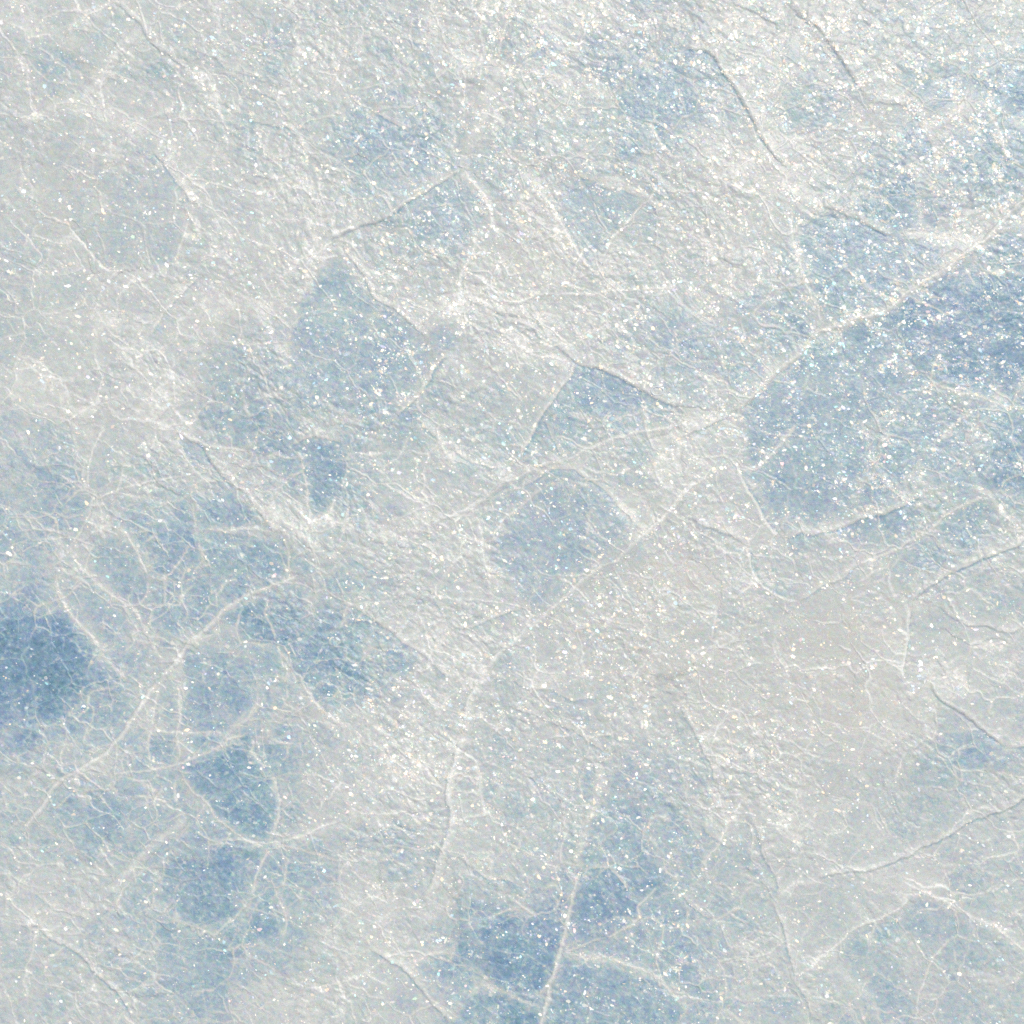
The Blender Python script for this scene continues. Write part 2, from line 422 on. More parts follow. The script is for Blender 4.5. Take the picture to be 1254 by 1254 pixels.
def sample(grid, x, y, cell, o):
    gx = np.clip((x - o) / cell, 0, grid.shape[1] - 1.001); gy = np.clip((y - o) / cell, 0, grid.shape[0] - 1.001)
    i = gy.astype(int); j = gx.astype(int)
    u = gx - j; v = gy - i; u = u * u * (3 - 2 * u); v = v * v * (3 - 2 * v)
    return (grid[i, j] * (1 - u) + grid[i, j + 1] * u) * (1 - v) + (grid[i + 1, j] * (1 - u) + grid[i + 1, j + 1] * u) * v

wob = 16
CL = sample(CG, X + wob * fbm(X / 60, Y / 60, 4, 11) * 2, Y + wob * fbm(X / 60, Y / 60, 4, 12) * 2, 50.2, 25)

# clear plates with an edge of their own: tile, clearness, fade in millimetres, outline
CLEARPLATES = '''
A 2.4 6 415,15 505,100 455,150 395,235 370,270 330,245 280,190 270,110 350,50
A 2.0 5 570,585 620,635 660,690 705,745 690,800 650,940 560,985 430,985 370,970 320,915 290,870 340,810 400,730 480,640
B 3.2 6 430,655 500,695 540,760 500,830 490,900 455,960 430,980 340,925 280,880 210,840 330,705
B 2.8 7 790,665 850,655 930,672 1010,688 1090,722 1055,780 1005,850 955,930 930,975 875,930 830,850 790,770
B 4.0 6 -20,900 40,990 100,1080 190,1150 260,1205 330,1270 380,1300 360,1370 200,1500 0,1500 -200,1400 -150,1100
C 5.2 6 410,775 560,775 700,835 860,865 980,940 950,985 800,1090 640,1168 530,1185 470,1060 425,900
C 5.6 10 480,1254 560,1210 720,1165 880,1060 1030,960 1150,1010 1254,1010 1300,1300 1200,1450 900,1400 600,1600 400,1600 300,1500
D 5.4 4 1085,395 1140,358 1254,388 1270,450 1254,530 1210,580 1180,640 1150,655 1128,600 1112,500
D 5.0 6 700,560 860,555 930,610 1000,695 740,695
D 4.5 8 740,700 1050,705 1058,860 960,905 840,960 790,900 760,850
D 4.4 8 340,690 470,725 545,865 535,920 490,975 400,900 330,800
D 6.9 18 130,1010 240,985 310,1065 360,1135 345,1210 320,1300 200,1400 0,1420 -60,1300 -60,1040
D 5.4 8 850,985 985,935 975,1000 1000,1100 1040,1180 1000,1254 800,1254 700,1254 660,1180 740,1075
E 4.4 6 870,95 960,115 1050,160 1130,200 1090,240 980,270 830,260 765,270 795,200
E 2.9 7 545,745 600,655 700,575 760,545 850,545 920,605 908,680 880,750 925,810 880,880 800,955 720,1005 690,955 640,900 560,860
F 5.2 9 480,20 350,130 235,250 215,330 230,480 290,520 350,640 480,690 640,650 800,580 700,480 650,300 640,100 600,0
G 6.6 4 662,-150 800,-120 935,-60 935,60 905,130 845,165 820,195 760,180 668,178
G 5.2 4 665,315 765,268 860,228 900,262 920,300 985,352 1015,400 1020,480 1000,540 960,580 920,575 850,525 790,475 725,405
G 4.8 5 540,255 550,200 640,195 650,260 630,305 570,300
G 4.8 5 665,195 790,195 825,220 720,268 668,240
G 5.6 9 580,680 700,620 870,605 955,650 925,740 900,850 780,890 680,870 590,820
G 5.2 8 935,755 1000,760 1038,880 1020,950 900,960 905,870
H 4.6 5 868,725 975,695 1040,765 1080,830 1055,888 980,928 830,955 845,840
H 5.4 9 430,930 560,865 700,865 835,880 795,1000 745,1130 640,1125 520,1100 440,1020
H 5.8 9 815,1010 1000,1030 1180,1110 1254,1200 1200,1290 745,1290 770,1130
H 2.2 4 265,1050 320,1000 420,1010 530,1105 480,1130 420,1190 370,1195 300,1130
I 2.4 4 345,795 420,748 560,716 650,716 650,760 690,840 620,905 540,970 425,1070 385,930
'''
def inside(x, y, P):
    c = np.zeros(x.shape, bool); dmin = np.full(x.shape, 1e9); n = len(P)
    for k in range(n):
        xa, ya = P[k]; xb, yb = P[(k + 1) % n]
        if ya != yb:
            c ^= ((ya > y) != (yb > y)) & (x < (xb - xa) * (y - ya) / (yb - ya) + xa)
        dx, dy = xb - xa, yb - ya; L2 = dx * dx + dy * dy + 1e-9
        t = np.clip(((x - xa) * dx + (y - ya) * dy) / L2, 0, 1)
        dmin = np.minimum(dmin, np.hypot(x - xa - t * dx, y - ya - t * dy))
    return np.where(c, dmin, -dmin)

SMOOTH = np.zeros_like(X)
for ln in CLEARPLATES.strip().splitlines():
    p = ln.split(); ox, oy = T[p[0]]
    P = np.array([(ox + float(a) * K, oy + float(b) * K) for a, b in (q.split(',') for q in p[3:])])
    val, fade = float(p[1]), float(p[2])
    j0, j1 = np.searchsorted(ax, [P[:, 0].min() - 20, P[:, 0].max() + 20])
    i0, i1 = np.searchsorted(ax, [P[:, 1].min() - 20, P[:, 1].max() + 20])
    if j1 - j0 < 3 or i1 - i0 < 3: continue
    sl = (slice(i0, i1), slice(j0, j1))
    d = inside(XW[sl], YW[sl], P)
    d = d + 3.5 * fbm(X[sl] / 17, Y[sl] / 17, 3, 23) + 1.5 * perlin(X[sl] / 5, Y[sl] / 5, 24)
    m = sstep(-2.5, 1.6 * fade + 3, d) * (0.80 + 0.20 * sstep(-0.35, 0.15, fbm(X[sl] / 30, Y[sl] / 30, 4, 25)))
    ring = sstep(-16, -2, d) * (1 - sstep(-2, 1, d))
    target = val * (0.88 + 0.30 * fbm(X[sl] / 45, Y[sl] / 45, 3, 21) + 0.0)
    CL[sl] = CL[sl] * (1 - 0.30 * ring)
    CL[sl] = CL[sl] * (1 - m) + np.maximum(target, CL[sl] * 0.8) * m
    SMOOTH[sl] = np.maximum(SMOOTH[sl], m)

# ------------------------------------------------------------------ relief between the fractures
ca, sa = math.cos(math.radians(24)), math.sin(math.radians(24))     # the scales run from upper left to lower right
U = XW * ca + YW * sa + 20 * fbm(X / 130, Y / 130, 2, 35); V = -XW * sa + YW * ca + 20 * fbm(X / 130, Y / 130, 2, 36)
rough = 0.35 + 0.9 * sstep(-0.25, 0.35, fbm(X / 90, Y / 90, 3, 31))
def spots(L):
    o = np.zeros_like(X)
    for x, y, r, a in L: o += a * np.exp(-((X - x) ** 2 + (Y - y) ** 2) / (r * r))
    return o
rough += spots([(350, 220, 110, .6), (230, 500, 120, .6), (380, 620, 120, .5), (480, 800, 120, .6), (80, 1130, 140, .5), (470, 930, 110, .5), (840, 60, 120, .0),
                (640, 1000, 120, .5), (450, 60, 100, .5), (860, 940, 90, .5), (640, 350, 90, .4), (1100, 120, 160, -.35), (880, 1180, 100, .4)])
rough -= spots([(150, 260, 90, .7), (1010, 840, 110, .4), (970, 640, 70, .6), (1000, 520, 120, .6), (1010, 1110, 60, .6), (440, 160, 60, .5), (1190, 850, 80, .5), (720, 270, 50, .5), (60, 350, 70, .5)])
rough = np.clip(rough, 0.10, 1.6) * (1 - 0.45 * SMOOTH)
CRINKLE = 0.80
f1, f2, fv = worley(U / 18, V / 12, 1)
scale1 = (1 - np.clip(f1, 0, 1)) ** 1.3
g1, g2, gv = worley(U / 8.5 + 3 * fv, V / 6.5, 2)
scale2 = 1 - np.clip(g1, 0, 1)
p1, p2, pv = worley(U / 13.5 + 0.25 * fbm(X / 9, Y / 9, 2, 55), V / 12 + 0.25 * fbm(X / 9, Y / 9, 2, 56), 7)
peb1 = np.clip(1 - (p1 / 0.62) ** 2, 0, 1) ** 0.8 * (0.35 + 0.9 * pv)          # lumps of refrozen crust
q1, q2, qv = worley(U / 7.2 + 2 * pv, V / 6.6, 8)
peb2 = np.clip(1 - (q1 / 0.6) ** 2, 0, 1) * (0.2 + qv)
ridg = 1 - np.abs(fbm(U / 32, V / 18, 4, 51)) * 2.6
ridg = np.clip(ridg, 0, 1) ** 2.2
H += CRINKLE * rough * (0.95 * peb1 + 0.60 * peb2 + 0.06 * ridg)
H += 0.10 * fbm(X / 5.0, Y / 5.0, 2, 61) + 4.0 * fbm(X / 170, Y / 170, 3, 71)
# shells of ice that split off one over another: every shell lies a little higher or lower than its neighbours
LIP = np.zeros_like(X); SHELL = np.zeros_like(X)
for q, (cu, cv, hh, wob2, sd_) in enumerate(((80, 56, 1.1, 22, 301), (36, 24, 0.8, 11, 311), (16, 11, 0.40, 5, 321))):
    uu = U + wob2 * fbm(X / (cu * .7), Y / (cu * .7), 3, sd_); vv_ = V + wob2 * fbm(X / (cu * .7), Y / (cu * .7), 3, sd_ + 4)
    s1, s2, sv, sv2 = worley(uu / cu, vv_ / cv, 20 + q, True)
    part_ = sstep(-0.10, 0.25, fbm(X / (cu * 1.6), Y / (cu * 1.6), 2, sd_ + 8)) * (1 - 0.6 * SMOOTH)
    H += hh * (sv - 0.5) * part_
    if q < 2: SHELL += (sv - 0.5) * part_ * (0.9, 0.7)[q]
    up = np.clip((sv - sv2) * 1.8, 0, 1)
    LIP = np.maximum(LIP, up * np.exp(-(s2 - s1) / (0.05 + 0.035 * q)) * part_ * (0.95 - 0.15 * q))
    down = np.clip((sv2 - sv) * 1.8, 0, 1)
    SHADE = np.maximum(SHADE, 0.45 * down * np.exp(-((s2 - s1) / (0.05 + 0.035 * q)) ** 2) * part_)  # shade along the lower shell's edge, put into the colour
    LIP = np.maximum(LIP, 0.28 * up * np.exp(-(s2 - s1) / 0.35) * part_)

# net of hairline veins, mostly in the clear ice at the lower left
def spots(L):
    o = np.zeros_like(X)
    for x, y, r, a in L: o += a * np.exp(-((X - x) ** 2 + (Y - y) ** 2) / (r * r))
    return o
netm = np.clip(spots([(150, 760, 120, 1), (240, 680, 110, .9), (200, 870, 100, 1), (60, 840, 80, .2), (330, 1000, 110, .7),
                      (250, 1080, 120, .8), (90, 990, 90, .9), (60, 650, 90, .8), (380, 800, 70, .7), (130, 600, 70, .7), (420, 640, 110, .5),
                      (60, 1090, 110, .7), (480, 740, 90, .5), (1150, 380, 90, .35), (620, 1180, 120, .35), (850, 1200, 80, .8), (900, 1150, 70, .6)]), 0, 1) + 0.16
n1, n2, nv = worley(XW / 32 + 0.12 * fbm(X / 26, Y / 26, 2, 81), YW / 26 + 0.12 * fbm(X / 26, Y / 26, 2, 82), 3)
m1, m2, mv = worley(XW / 16 + 0.1 * fbm(X / 18, Y / 18, 2, 83), YW / 13, 4)
brk = sstep(-0.35, 0.35, fbm(X / 33, Y / 33, 2, 84))
net = np.exp(-((n2 - n1) / (0.025 + 0.032 * brk)) ** 2) * (0.2 + 0.75 * brk)
net2 = np.exp(-((m2 - m1) / 0.065) ** 2) * sstep(-0.1, 0.5, fbm(X / 40, Y / 40, 2, 85))
o1, o2, ov = worley((XW * 0.94 + YW * 0.34) / 84 + 0.22 * fbm(X / 50, Y / 50, 3, 86), (YW * 0.94 - XW * 0.34) / 58 + 0.22 * fbm(X / 50, Y / 50, 3, 87), 6)
netL = np.exp(-((o2 - o1) / 0.028) ** 2) * sstep(-0.35, 0.15, fbm(X / 70, Y / 70, 2, 88))
w1, w2, wv = worley((XW * 0.86 + YW * 0.5) / 46 + 0.18 * fbm(X / 40, Y / 40, 3, 186), (YW * 0.86 - XW * 0.5) / 33 + 0.18 * fbm(X / 40, Y / 40, 3, 187), 16)
netL = np.maximum(netL, 0.8 * np.exp(-((w2 - w1) / 0.036) ** 2) * sstep(-0.1, 0.3, fbm(X / 55, Y / 55, 2, 188)))
NET = np.maximum(netm * np.maximum(net * 1.0, net2 * 0.35), 1.0 * netL)
H += 0.75 * NET + 0.5 * np.maximum(wv - 0.5, 0) * sstep(0.0, 0.25, w2 - w1) + 0.5 * ov * sstep(0, 0.12, o2 - o1)

# ------------------------------------------------------------------ which plate each spot belongs to: grow every plate from its seed up to the fractures
SEEDS = [(60, 20), (60, 60), (110, 45), (150, 90), (260, 40), (360, 90), (80, 180), (190, 250), (110, 330), (300, 270), (340, 190), (480, 60), (480, 180),
         (540, 290), (470, 320), (560, 40), (680, 140), (740, 40), (835, 100), (940, 100), (870, 300), (1000, 140), (1120, 70), (1060, 230), (1200, 190),
         (730, 270), (640, 300), (640, 400), (800, 420), (1060, 320), (960, 320), (1190, 380), (1000, 500), (1200, 520), (1150, 560), (1230, 560), (430, 440),
         (300, 490), (200, 400), (60, 430), (570, 480), (740, 490), (700, 530), (395, 570), (340, 570), (480, 570), (180, 570), (60, 600), (200, 640), (290, 610),
         (160, 700), (310, 670), (240, 740), (110, 740), (50, 800), (330, 740), (270, 840), (180, 860), (420, 800), (150, 920), (90, 880), (300, 950), (280, 900),
         (420, 700), (560, 680), (660, 660), (780, 600), (900, 610), (560, 730), (640, 750), (760, 760), (860, 700), (980, 690), (1060, 640), (1190, 640),
         (1140, 690), (1180, 740), (980, 850), (880, 790), (1120, 820), (1200, 830), (860, 930), (700, 880), (620, 960), (500, 900), (470, 1020), (660, 1060),
         (420, 960), (420, 1080), (250, 1080), (330, 1130), (120, 1000), (60, 1060), (40, 1200), (180, 1180), (420, 1200), (480, 1130), (540, 1190), (640, 1140),
         (620, 1220), (760, 1070), (760, 1230), (860, 1140), (860, 1060), (900, 1220), (1000, 1110), (1150, 960), (1180, 1060), (1080, 1180), (1190, 1190), (1020, 1230)]
D2 = 2
barc = np.ascontiguousarray(BAR[::D2, ::D2]); hn = barc.shape[0]
cost = (1 + 70 * barc + 1.5 * np.clip(perlin(X[::D2, ::D2] / 12, Y[::D2, ::D2] / 12, 700), 0, 1) + 6 * LIP[::D2, ::D2] + 25 * netL[::D2, ::D2]).ravel().tolist()
lab = [-1] * (hn * hn); dist = [1e18] * (hn * hn); hp = []
for k, (x, y) in enumerate(SEEDS):
    q = int(round((y - OFF) / STEP / D2)) * hn + int(round((x - OFF) / STEP / D2))
    lab[q] = k; dist[q] = 0; hp.append((0.0, q))
heapq.heapify(hp)
while hp:
    d, q = heapq.heappop(hp)
    if d > dist[q]: continue
    i, j = divmod(q, hn)
    for r_, ok, c_ in ((q - 1, j > 0, 1), (q + 1, j < hn - 1, 1), (q - hn, i > 0, 1), (q + hn, i < hn - 1, 1), (q - hn - 1, j > 0 and i > 0, 1.414),
                       (q - hn + 1, j < hn - 1 and i > 0, 1.414), (q + hn - 1, j > 0 and i < hn - 1, 1.414), (q + hn + 1, j < hn - 1 and i < hn - 1, 1.414)):
        if ok:
            nd = d + c_ * cost[r_]
            if nd < dist[r_]:
                dist[r_] = nd; lab[r_] = lab[q]; heapq.heappush(hp, (nd, r_))
lab = np.array(lab).reshape(hn, hn)
ii = np.minimum(np.arange(N) // D2, hn - 1)
LAB = lab[np.ix_(ii, ii)].copy()
# each plate lies at a height and tilt of its own
pr = np.random.default_rng(77)
lev = pr.normal(0, 0.4, len(SEEDS)); tx = pr.normal(0, 0.012, len(SEEDS)); ty = pr.normal(0, 0.012, len(SEEDS))
sx = np.array([s[0] for s in SEEDS]); sy = np.array([s[1] for s in SEEDS])
TL = lev[LAB] + np.clip((X - sx[LAB]) * tx[LAB] + (Y - sy[LAB]) * ty[LAB], -2, 2)
for _ in range(70):
    TL[1:-1, 1:-1] = (TL[1:-1, 1:-1] * 2 + TL[:-2, 1:-1] + TL[2:, 1:-1] + TL[1:-1, :-2] + TL[1:-1, 2:]) / 6
H += TL

def blur(a, r):
    for axis in (0, 1):
        for _ in range(2):
            p = np.pad(a, [(r + 1, r) if q == axis else (0, 0) for q in (0, 1)], mode='edge')
            c = np.cumsum(p, axis)
            a = (np.take(c, range(2 * r + 1, c.shape[axis]), axis) - np.take(c, range(0, c.shape[axis] - 2 * r - 1), axis)) / (2 * r + 1)
    return a
tone = np.clip(pr.normal(0, 0.13, len(SEEDS)), -0.2, 0.2)
TONE = blur(tone[LAB], 1)
edge = np.zeros_like(X)
edge[:, 1:] += LAB[:, 1:] != LAB[:, :-1]; edge[1:, :] += LAB[1:, :] != LAB[:-1, :]
EDGE = np.clip(blur(np.clip(edge, 0, 1), 7) * 7, 0, 1)

# pale cloudiness inside the ice
mott = fbm(X / 24, Y / 24, 4, 91)
fine = fbm(X / 6.5, Y / 6.5, 3, 92)
flow = fbm(U / 26, V / 8, 3, 93)
CL = 0.85 + 0.84 * CL * (1 + TONE) + 1.5 * TONE + (1.2 * SHELL + 0.8 * (ov - 0.5) + 0.6 * (wv - 0.5)) * (1 - 0.7 * SMOOTH)
RIM = np.maximum(np.maximum(EDGE, np.exp(-(o2 - o1) / 0.10)), np.maximum(0.75 * np.exp(-(w2 - w1) / 0.14), 0.6 * np.clip(VEIN * 1.5, 0, 1)))
RIM = np.clip(RIM * (0.8 + 0.7 * fbm(X / 45, Y / 45, 2, 190)), 0, 1.1)
CL = CL + 0.45 - 1.2 * RIM
CL = np.where(CL > 3.4, 3.4 + (CL - 3.4) * 0.78, CL)
NET = NET * (1 - 0.60 * SMOOTH) * 0.8
CL = CL * (1.02 - 0.20 * EDGE) * (1 + 0.27 * mott + 0.20 * fine + 0.10 * flow)
fil = np.exp(-(fbm(X / 9 + 3, Y / 9, 2, 401) / 0.045) ** 2) * sstep(0.02, 0.30, fbm(X / 13, Y / 13, 2, 403))      # short curled scratches
CL = CL - rough * (0.7 * scale1 - 0.2) - 0.6 * rough * (ridg - 0.3) + 0.55 * fbm(X / 3.2, Y / 3.2, 2, 405) + 0.35 * fine
# grains of hoar: where they glitter and dim glints painted as white specks
SG = np.array([[2.2, 3, 4, 6.5, 6.5, 8], [2.4, 2.5, 4, 4, 6, 7], [0.9, 2.0, 2.6, 3.2, 5, 6], [0.8, 1.2, 2.4, 3.2, 2.2, 1.8],
               [1.1, 1.6, 3.6, 3.6, 2.4, 1.0], [1.2, 1.5, 2.6, 3.2, 1.7, 1.2]])
DEN = sample(SG, X, Y, 209, 104.5)
DEN += spots([(470, 440, 60, 6), (700, 60, 80, 5), (1030, 45, 55, 9), (1180, 170, 80, 6), (1060, 590, 35, 9), (760, 790, 60, 5), (480, 905, 60, 5),
              (650, 210, 60, 5), (540, 290, 45, 5), (490, 345, 45, 4), (820, 1165, 40, 5), (950, 480, 60, 3), (1100, 430, 60, 4), (610, 20, 60, 3),
              (900, 70, 50, 4), (300, 60, 70, 2), (910, 900, 60, 2.5), (1190, 440, 40, 4), (1020, 330, 60, 3)])
DEN *= np.clip(0.55 + 2.2 * flow + 2.2 * fbm(X / 20, Y / 20, 2, 97), 0.03, 3.2)
DEN *= 1 + 1.0 * np.clip(VEIN, 0, 0.5)
DEN = np.clip(DEN, 0, 20)
k1, k2, kv = worley(X / 7.5, Y / 6.0, 41)
SPECK = np.exp(-(k1 / 0.26) ** 2) * sstep(0.75 - 0.055 * DEN, 0.95 - 0.055 * DEN, kv) * 0.5
CL = np.where(CL < 0.6, 0.6 - (0.6 - CL) * 0.55, CL); CL = np.maximum(CL, -0.3)
FROST = 1 - np.clip(CL, -0.6, 8.5) / 8.5 - 0.15 * SHADE - 0.11 * SHADE_WIDE
FROST = FROST + (1 - FROST) * np.clip(np.maximum(VEIN * 1.2, LIP * 1.15) + 0.95 * NET + 0.5 * fil + SPECK, 0, 0.97) * 0.85
HUE = np.clip(0.5 + 0.9 * fbm(X / 120, Y / 120, 3, 95) + 0.25 * fbm(X / 20, Y / 20, 2, 96), 0, 1)
beige = np.clip(spots([(990, 860, 120, .8), (830, 690, 60, .9), (840, 830, 70, .4), (100, 230, 110, .35), (300, 380, 60, .35), (760, 770, 80, .5),
                       (640, 300, 90, .4), (850, 250, 80, .4), (1060, 760, 90, .5), (80, 470, 70, .3)]), 0, 1) * (0.7 + 0.5 * mott) * (1 - np.clip(1.3 * np.maximum(VEIN, LIP) + NET, 0, 1))

for k, (sl, m) in enumerate(veins):
    LAB[sl] = np.where(m, 1000 + k, LAB[sl])

# ------------------------------------------------------------------ materials
def nodes(name):
    m = bpy.data.materials.new(name); m.use_nodes = True
    return m, m.node_tree.nodes, m.node_tree.links, m.node_tree.nodes['Principled BSDF']

def ramp(n, stops):
    r = n.new('ShaderNodeValToRGB'); e = r.color_ramp.elements
    while len(e) > 1: e.remove(e[-1])
    e[0].position, e[0].color = stops[0][0], (*stops[0][1], 1)
    for p, c in stops[1:]:
        q = e.new(p); q.color = (*c, 1)
    return r

ICE, n, l, b = nodes('frosted_ice')
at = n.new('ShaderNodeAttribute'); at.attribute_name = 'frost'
ah = n.new('ShaderNodeAttribute'); ah.attribute_name = 'hue'
ab = n.new('ShaderNodeAttribute'); ab.attribute_name = 'silt'
tc = n.new('ShaderNodeTexCoord')
nz = n.new('ShaderNodeTexNoise'); nz.inputs['Scale'].default_value = 260; nz.inputs['Detail'].default_value = 5; nz.inputs['Roughness'].default_value = 0.7
l.new(tc.outputs['Object'], nz.inputs['Vector'])
mm = n.new('ShaderNodeMath'); mm.operation = 'MULTIPLY_ADD'; mm.inputs[1].default_value = 0.22; mm.inputs[2].default_value = -0.11
l.new(nz.outputs['Fac'], mm.inputs[0])
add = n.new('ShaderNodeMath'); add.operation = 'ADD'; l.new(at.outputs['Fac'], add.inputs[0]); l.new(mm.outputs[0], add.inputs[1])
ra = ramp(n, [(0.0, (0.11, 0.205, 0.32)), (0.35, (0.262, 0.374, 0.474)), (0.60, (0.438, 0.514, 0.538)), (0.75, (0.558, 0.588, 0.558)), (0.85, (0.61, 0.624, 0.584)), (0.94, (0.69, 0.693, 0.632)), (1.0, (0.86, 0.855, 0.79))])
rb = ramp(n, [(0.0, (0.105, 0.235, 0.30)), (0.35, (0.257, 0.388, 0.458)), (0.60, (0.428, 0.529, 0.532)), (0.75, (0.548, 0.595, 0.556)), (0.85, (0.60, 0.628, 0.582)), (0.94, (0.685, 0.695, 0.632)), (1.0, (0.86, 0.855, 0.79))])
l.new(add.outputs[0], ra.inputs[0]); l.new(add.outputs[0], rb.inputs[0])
mx = n.new('ShaderNodeMix'); mx.data_type = 'RGBA'
l.new(ah.outputs['Fac'], mx.inputs['Factor']); l.new(ra.outputs[0], mx.inputs['A']); l.new(rb.outputs[0], mx.inputs['B'])
m2_ = n.new('ShaderNodeMix'); m2_.data_type = 'RGBA'; m2_.inputs['B'].default_value = (0.60, 0.592, 0.53, 1)
l.new(ab.outputs['Fac'], m2_.inputs['Factor']); l.new(mx.outputs['Result'], m2_.inputs['A'])
cn = n.new('ShaderNodeTexNoise'); cn.inputs['Scale'].default_value = 190; cn.inputs['Detail'].default_value = 3; cn.inputs['Roughness'].default_value = 0.6
l.new(tc.outputs['Object'], cn.inputs['Vector'])
m3_ = n.new('ShaderNodeMix'); m3_.data_type = 'RGBA'; m3_.blend_type = 'OVERLAY'; m3_.inputs['Factor'].default_value = 0.30
l.new(m2_.outputs['Result'], m3_.inputs['A']); l.new(cn.outputs['Color'], m3_.inputs['B'])
l.new(m3_.outputs['Result'], b.inputs['Base Color'])
b.inputs['Roughness'].default_value = 0.35
b.inputs['IOR'].default_value = 1.31
b.inputs['Subsurface Weight'].default_value = 0.5
b.inputs['Subsurface Radius'].default_value = (0.9, 1.0, 1.1)
b.inputs['Subsurface Scale'].default_value = 0.002
bn = n.new('ShaderNodeTexNoise'); bn.inputs['Scale'].default_value = 420; bn.inputs['Detail'].default_value = 3
l.new(tc.outputs['Object'], bn.inputs['Vector'])
bp = n.new('ShaderNodeBump'); bp.inputs['Strength'].default_value = 0.30; bp.inputs['Distance'].default_value = 0.0010
l.new(bn.outputs['Fac'], bp.inputs['Height']); l.new(bp.outputs['Normal'], b.inputs['Normal'])

BODY, n, l, b = nodes('solid_ice')
nz = n.new('ShaderNodeTexNoise'); nz.inputs['Scale'].default_value = 6
ra = ramp(n, [(0.3, (0.30, 0.45, 0.60)), (0.7, (0.55, 0.65, 0.72))])
l.new(nz.outputs['Fac'], ra.inputs[0]); l.new(ra.outputs[0], b.inputs['Base Color']); b.inputs['Roughness'].default_value = 0.3

def crystal_mat(name, clear, rough_, frosty):
    m, n, l, b = nodes(name)
    out = n['Material Output']; n.remove(b)
    at = n.new('ShaderNodeAttribute'); at.attribute_name = 'tint'
    tr = n.new('ShaderNodeBsdfTransparent'); gl = n.new('ShaderNodeBsdfGlossy'); gl.inputs['Roughness'].default_value = rough_
    l.new(at.outputs['Color'], gl.inputs['Color'])
    df = n.new('ShaderNodeBsdfDiffuse'); df.inputs['Color'].default_value = (0.9, 0.9, 0.88, 1)
    m0 = n.new('ShaderNodeMixShader'); m0.inputs[0].default_value = frosty
    l.new(df.outputs[0], m0.inputs[2]); l.new(gl.outputs[0], m0.inputs[1])
    mix = n.new('ShaderNodeMixShader'); mix.inputs[0].default_value = 1 - clear
    l.new(tr.outputs[0], mix.inputs[1]); l.new(m0.outputs[0], mix.inputs[2])
    sp = n.new('ShaderNodeBsdfGlossy'); sp.inputs['Roughness'].default_value = rough_
    tv = n.new('ShaderNodeVectorMath'); tv.operation = 'SCALE'; tv.inputs['Scale'].default_value = 0.10
    l.new(at.outputs['Color'], tv.inputs[0]); l.new(tv.outputs['Vector'], sp.inputs['Color'])
    ad = n.new('ShaderNodeAddShader'); l.new(mix.outputs[0], ad.inputs[0]); l.new(sp.outputs[0], ad.inputs[1]); l.new(ad.outputs[0], out.inputs[0])
    return m
GRAIN = crystal_mat('clear_ice_grain', 0.90, 0.43, 0.45)
BIG = crystal_mat('clear_ice_crystal', 0.80, 0.30, 0.40)

# ------------------------------------------------------------------ the sheet and its parts
sheet = bpy.data.objects.new('ice_sheet', None); COL.objects.link(sheet)
sheet['label'] = 'cracked sheet of pale blue and frosty white ice filling the picture, glittering with crystals'
sheet['category'] = 'ice sheet'

VX = (X - HALF) * PX; VY = (HALF - Y) * PX; VZ = H * PX
gy, gx = np.gradient(VZ, STEP * PX)
NR = np.stack([-gx, gy, np.ones_like(gx)], -1); NR /= np.linalg.norm(NR, axis=-1, keepdims=True)
co = np.stack([VX, VY, VZ], -1).reshape(-1, 3).astype(np.float32)
nr = NR.reshape(-1, 3)
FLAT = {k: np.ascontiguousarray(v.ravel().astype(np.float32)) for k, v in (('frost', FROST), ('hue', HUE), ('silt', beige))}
idx = np.arange(N * N).reshape(N, N)
quads = np.stack([idx[:-1, :-1], idx[1:, :-1], idx[1:, 1:], idx[:-1, 1:]], -1).reshape(-1, 4)
fl = LAB[:-1, :-1].ravel()
order = np.argsort(fl, kind='stable'); flo = fl[order]
cuts = np.flatnonzero(np.diff(flo)) + 1
depth = -0.05
def piece(name, q):
    u, inv = np.unique(q, return_inverse=True)
    inv = inv.reshape(-1, 4)
    me = bpy.data.meshes.new(name)
    me.vertices.add(len(u)); me.vertices.foreach_set('co', co[u].ravel())
    me.loops.add(inv.size); me.loops.foreach_set('vertex_index', inv.ravel().astype(np.int32))
    me.polygons.add(len(inv)); me.polygons.foreach_set('loop_start', np.arange(0, inv.size, 4, dtype=np.int32))
    me.update(calc_edges=True)
    me.polygons.foreach_set('use_smooth', np.ones(len(inv), bool))
    for k, v in FLAT.items():
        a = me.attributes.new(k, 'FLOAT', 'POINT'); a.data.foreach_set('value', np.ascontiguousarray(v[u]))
    me.normals_split_custom_set_from_vertices(nr[u])
    me.materials.append(ICE)
    o = bpy.data.objects.new(name, me); COL.objects.link(o); o.parent = sheet
    return o

mean_cl = {}
for part in np.split(order, cuts):
    k = int(fl[part[0]])
    o = piece('ice_plate' if k < 1000 else 'frost_ridge', quads[part])
    if k < 1000:
        c = float(FLAT['frost'][quads[part][:, 0]].mean())
        if c < 0.60: o['label'] = 'clear blue plate of ice'
        elif c > 0.84: o['label'] = 'white frosted plate of ice'
    else:
        o['label'] = 'white ridge of frost along a healed crack'

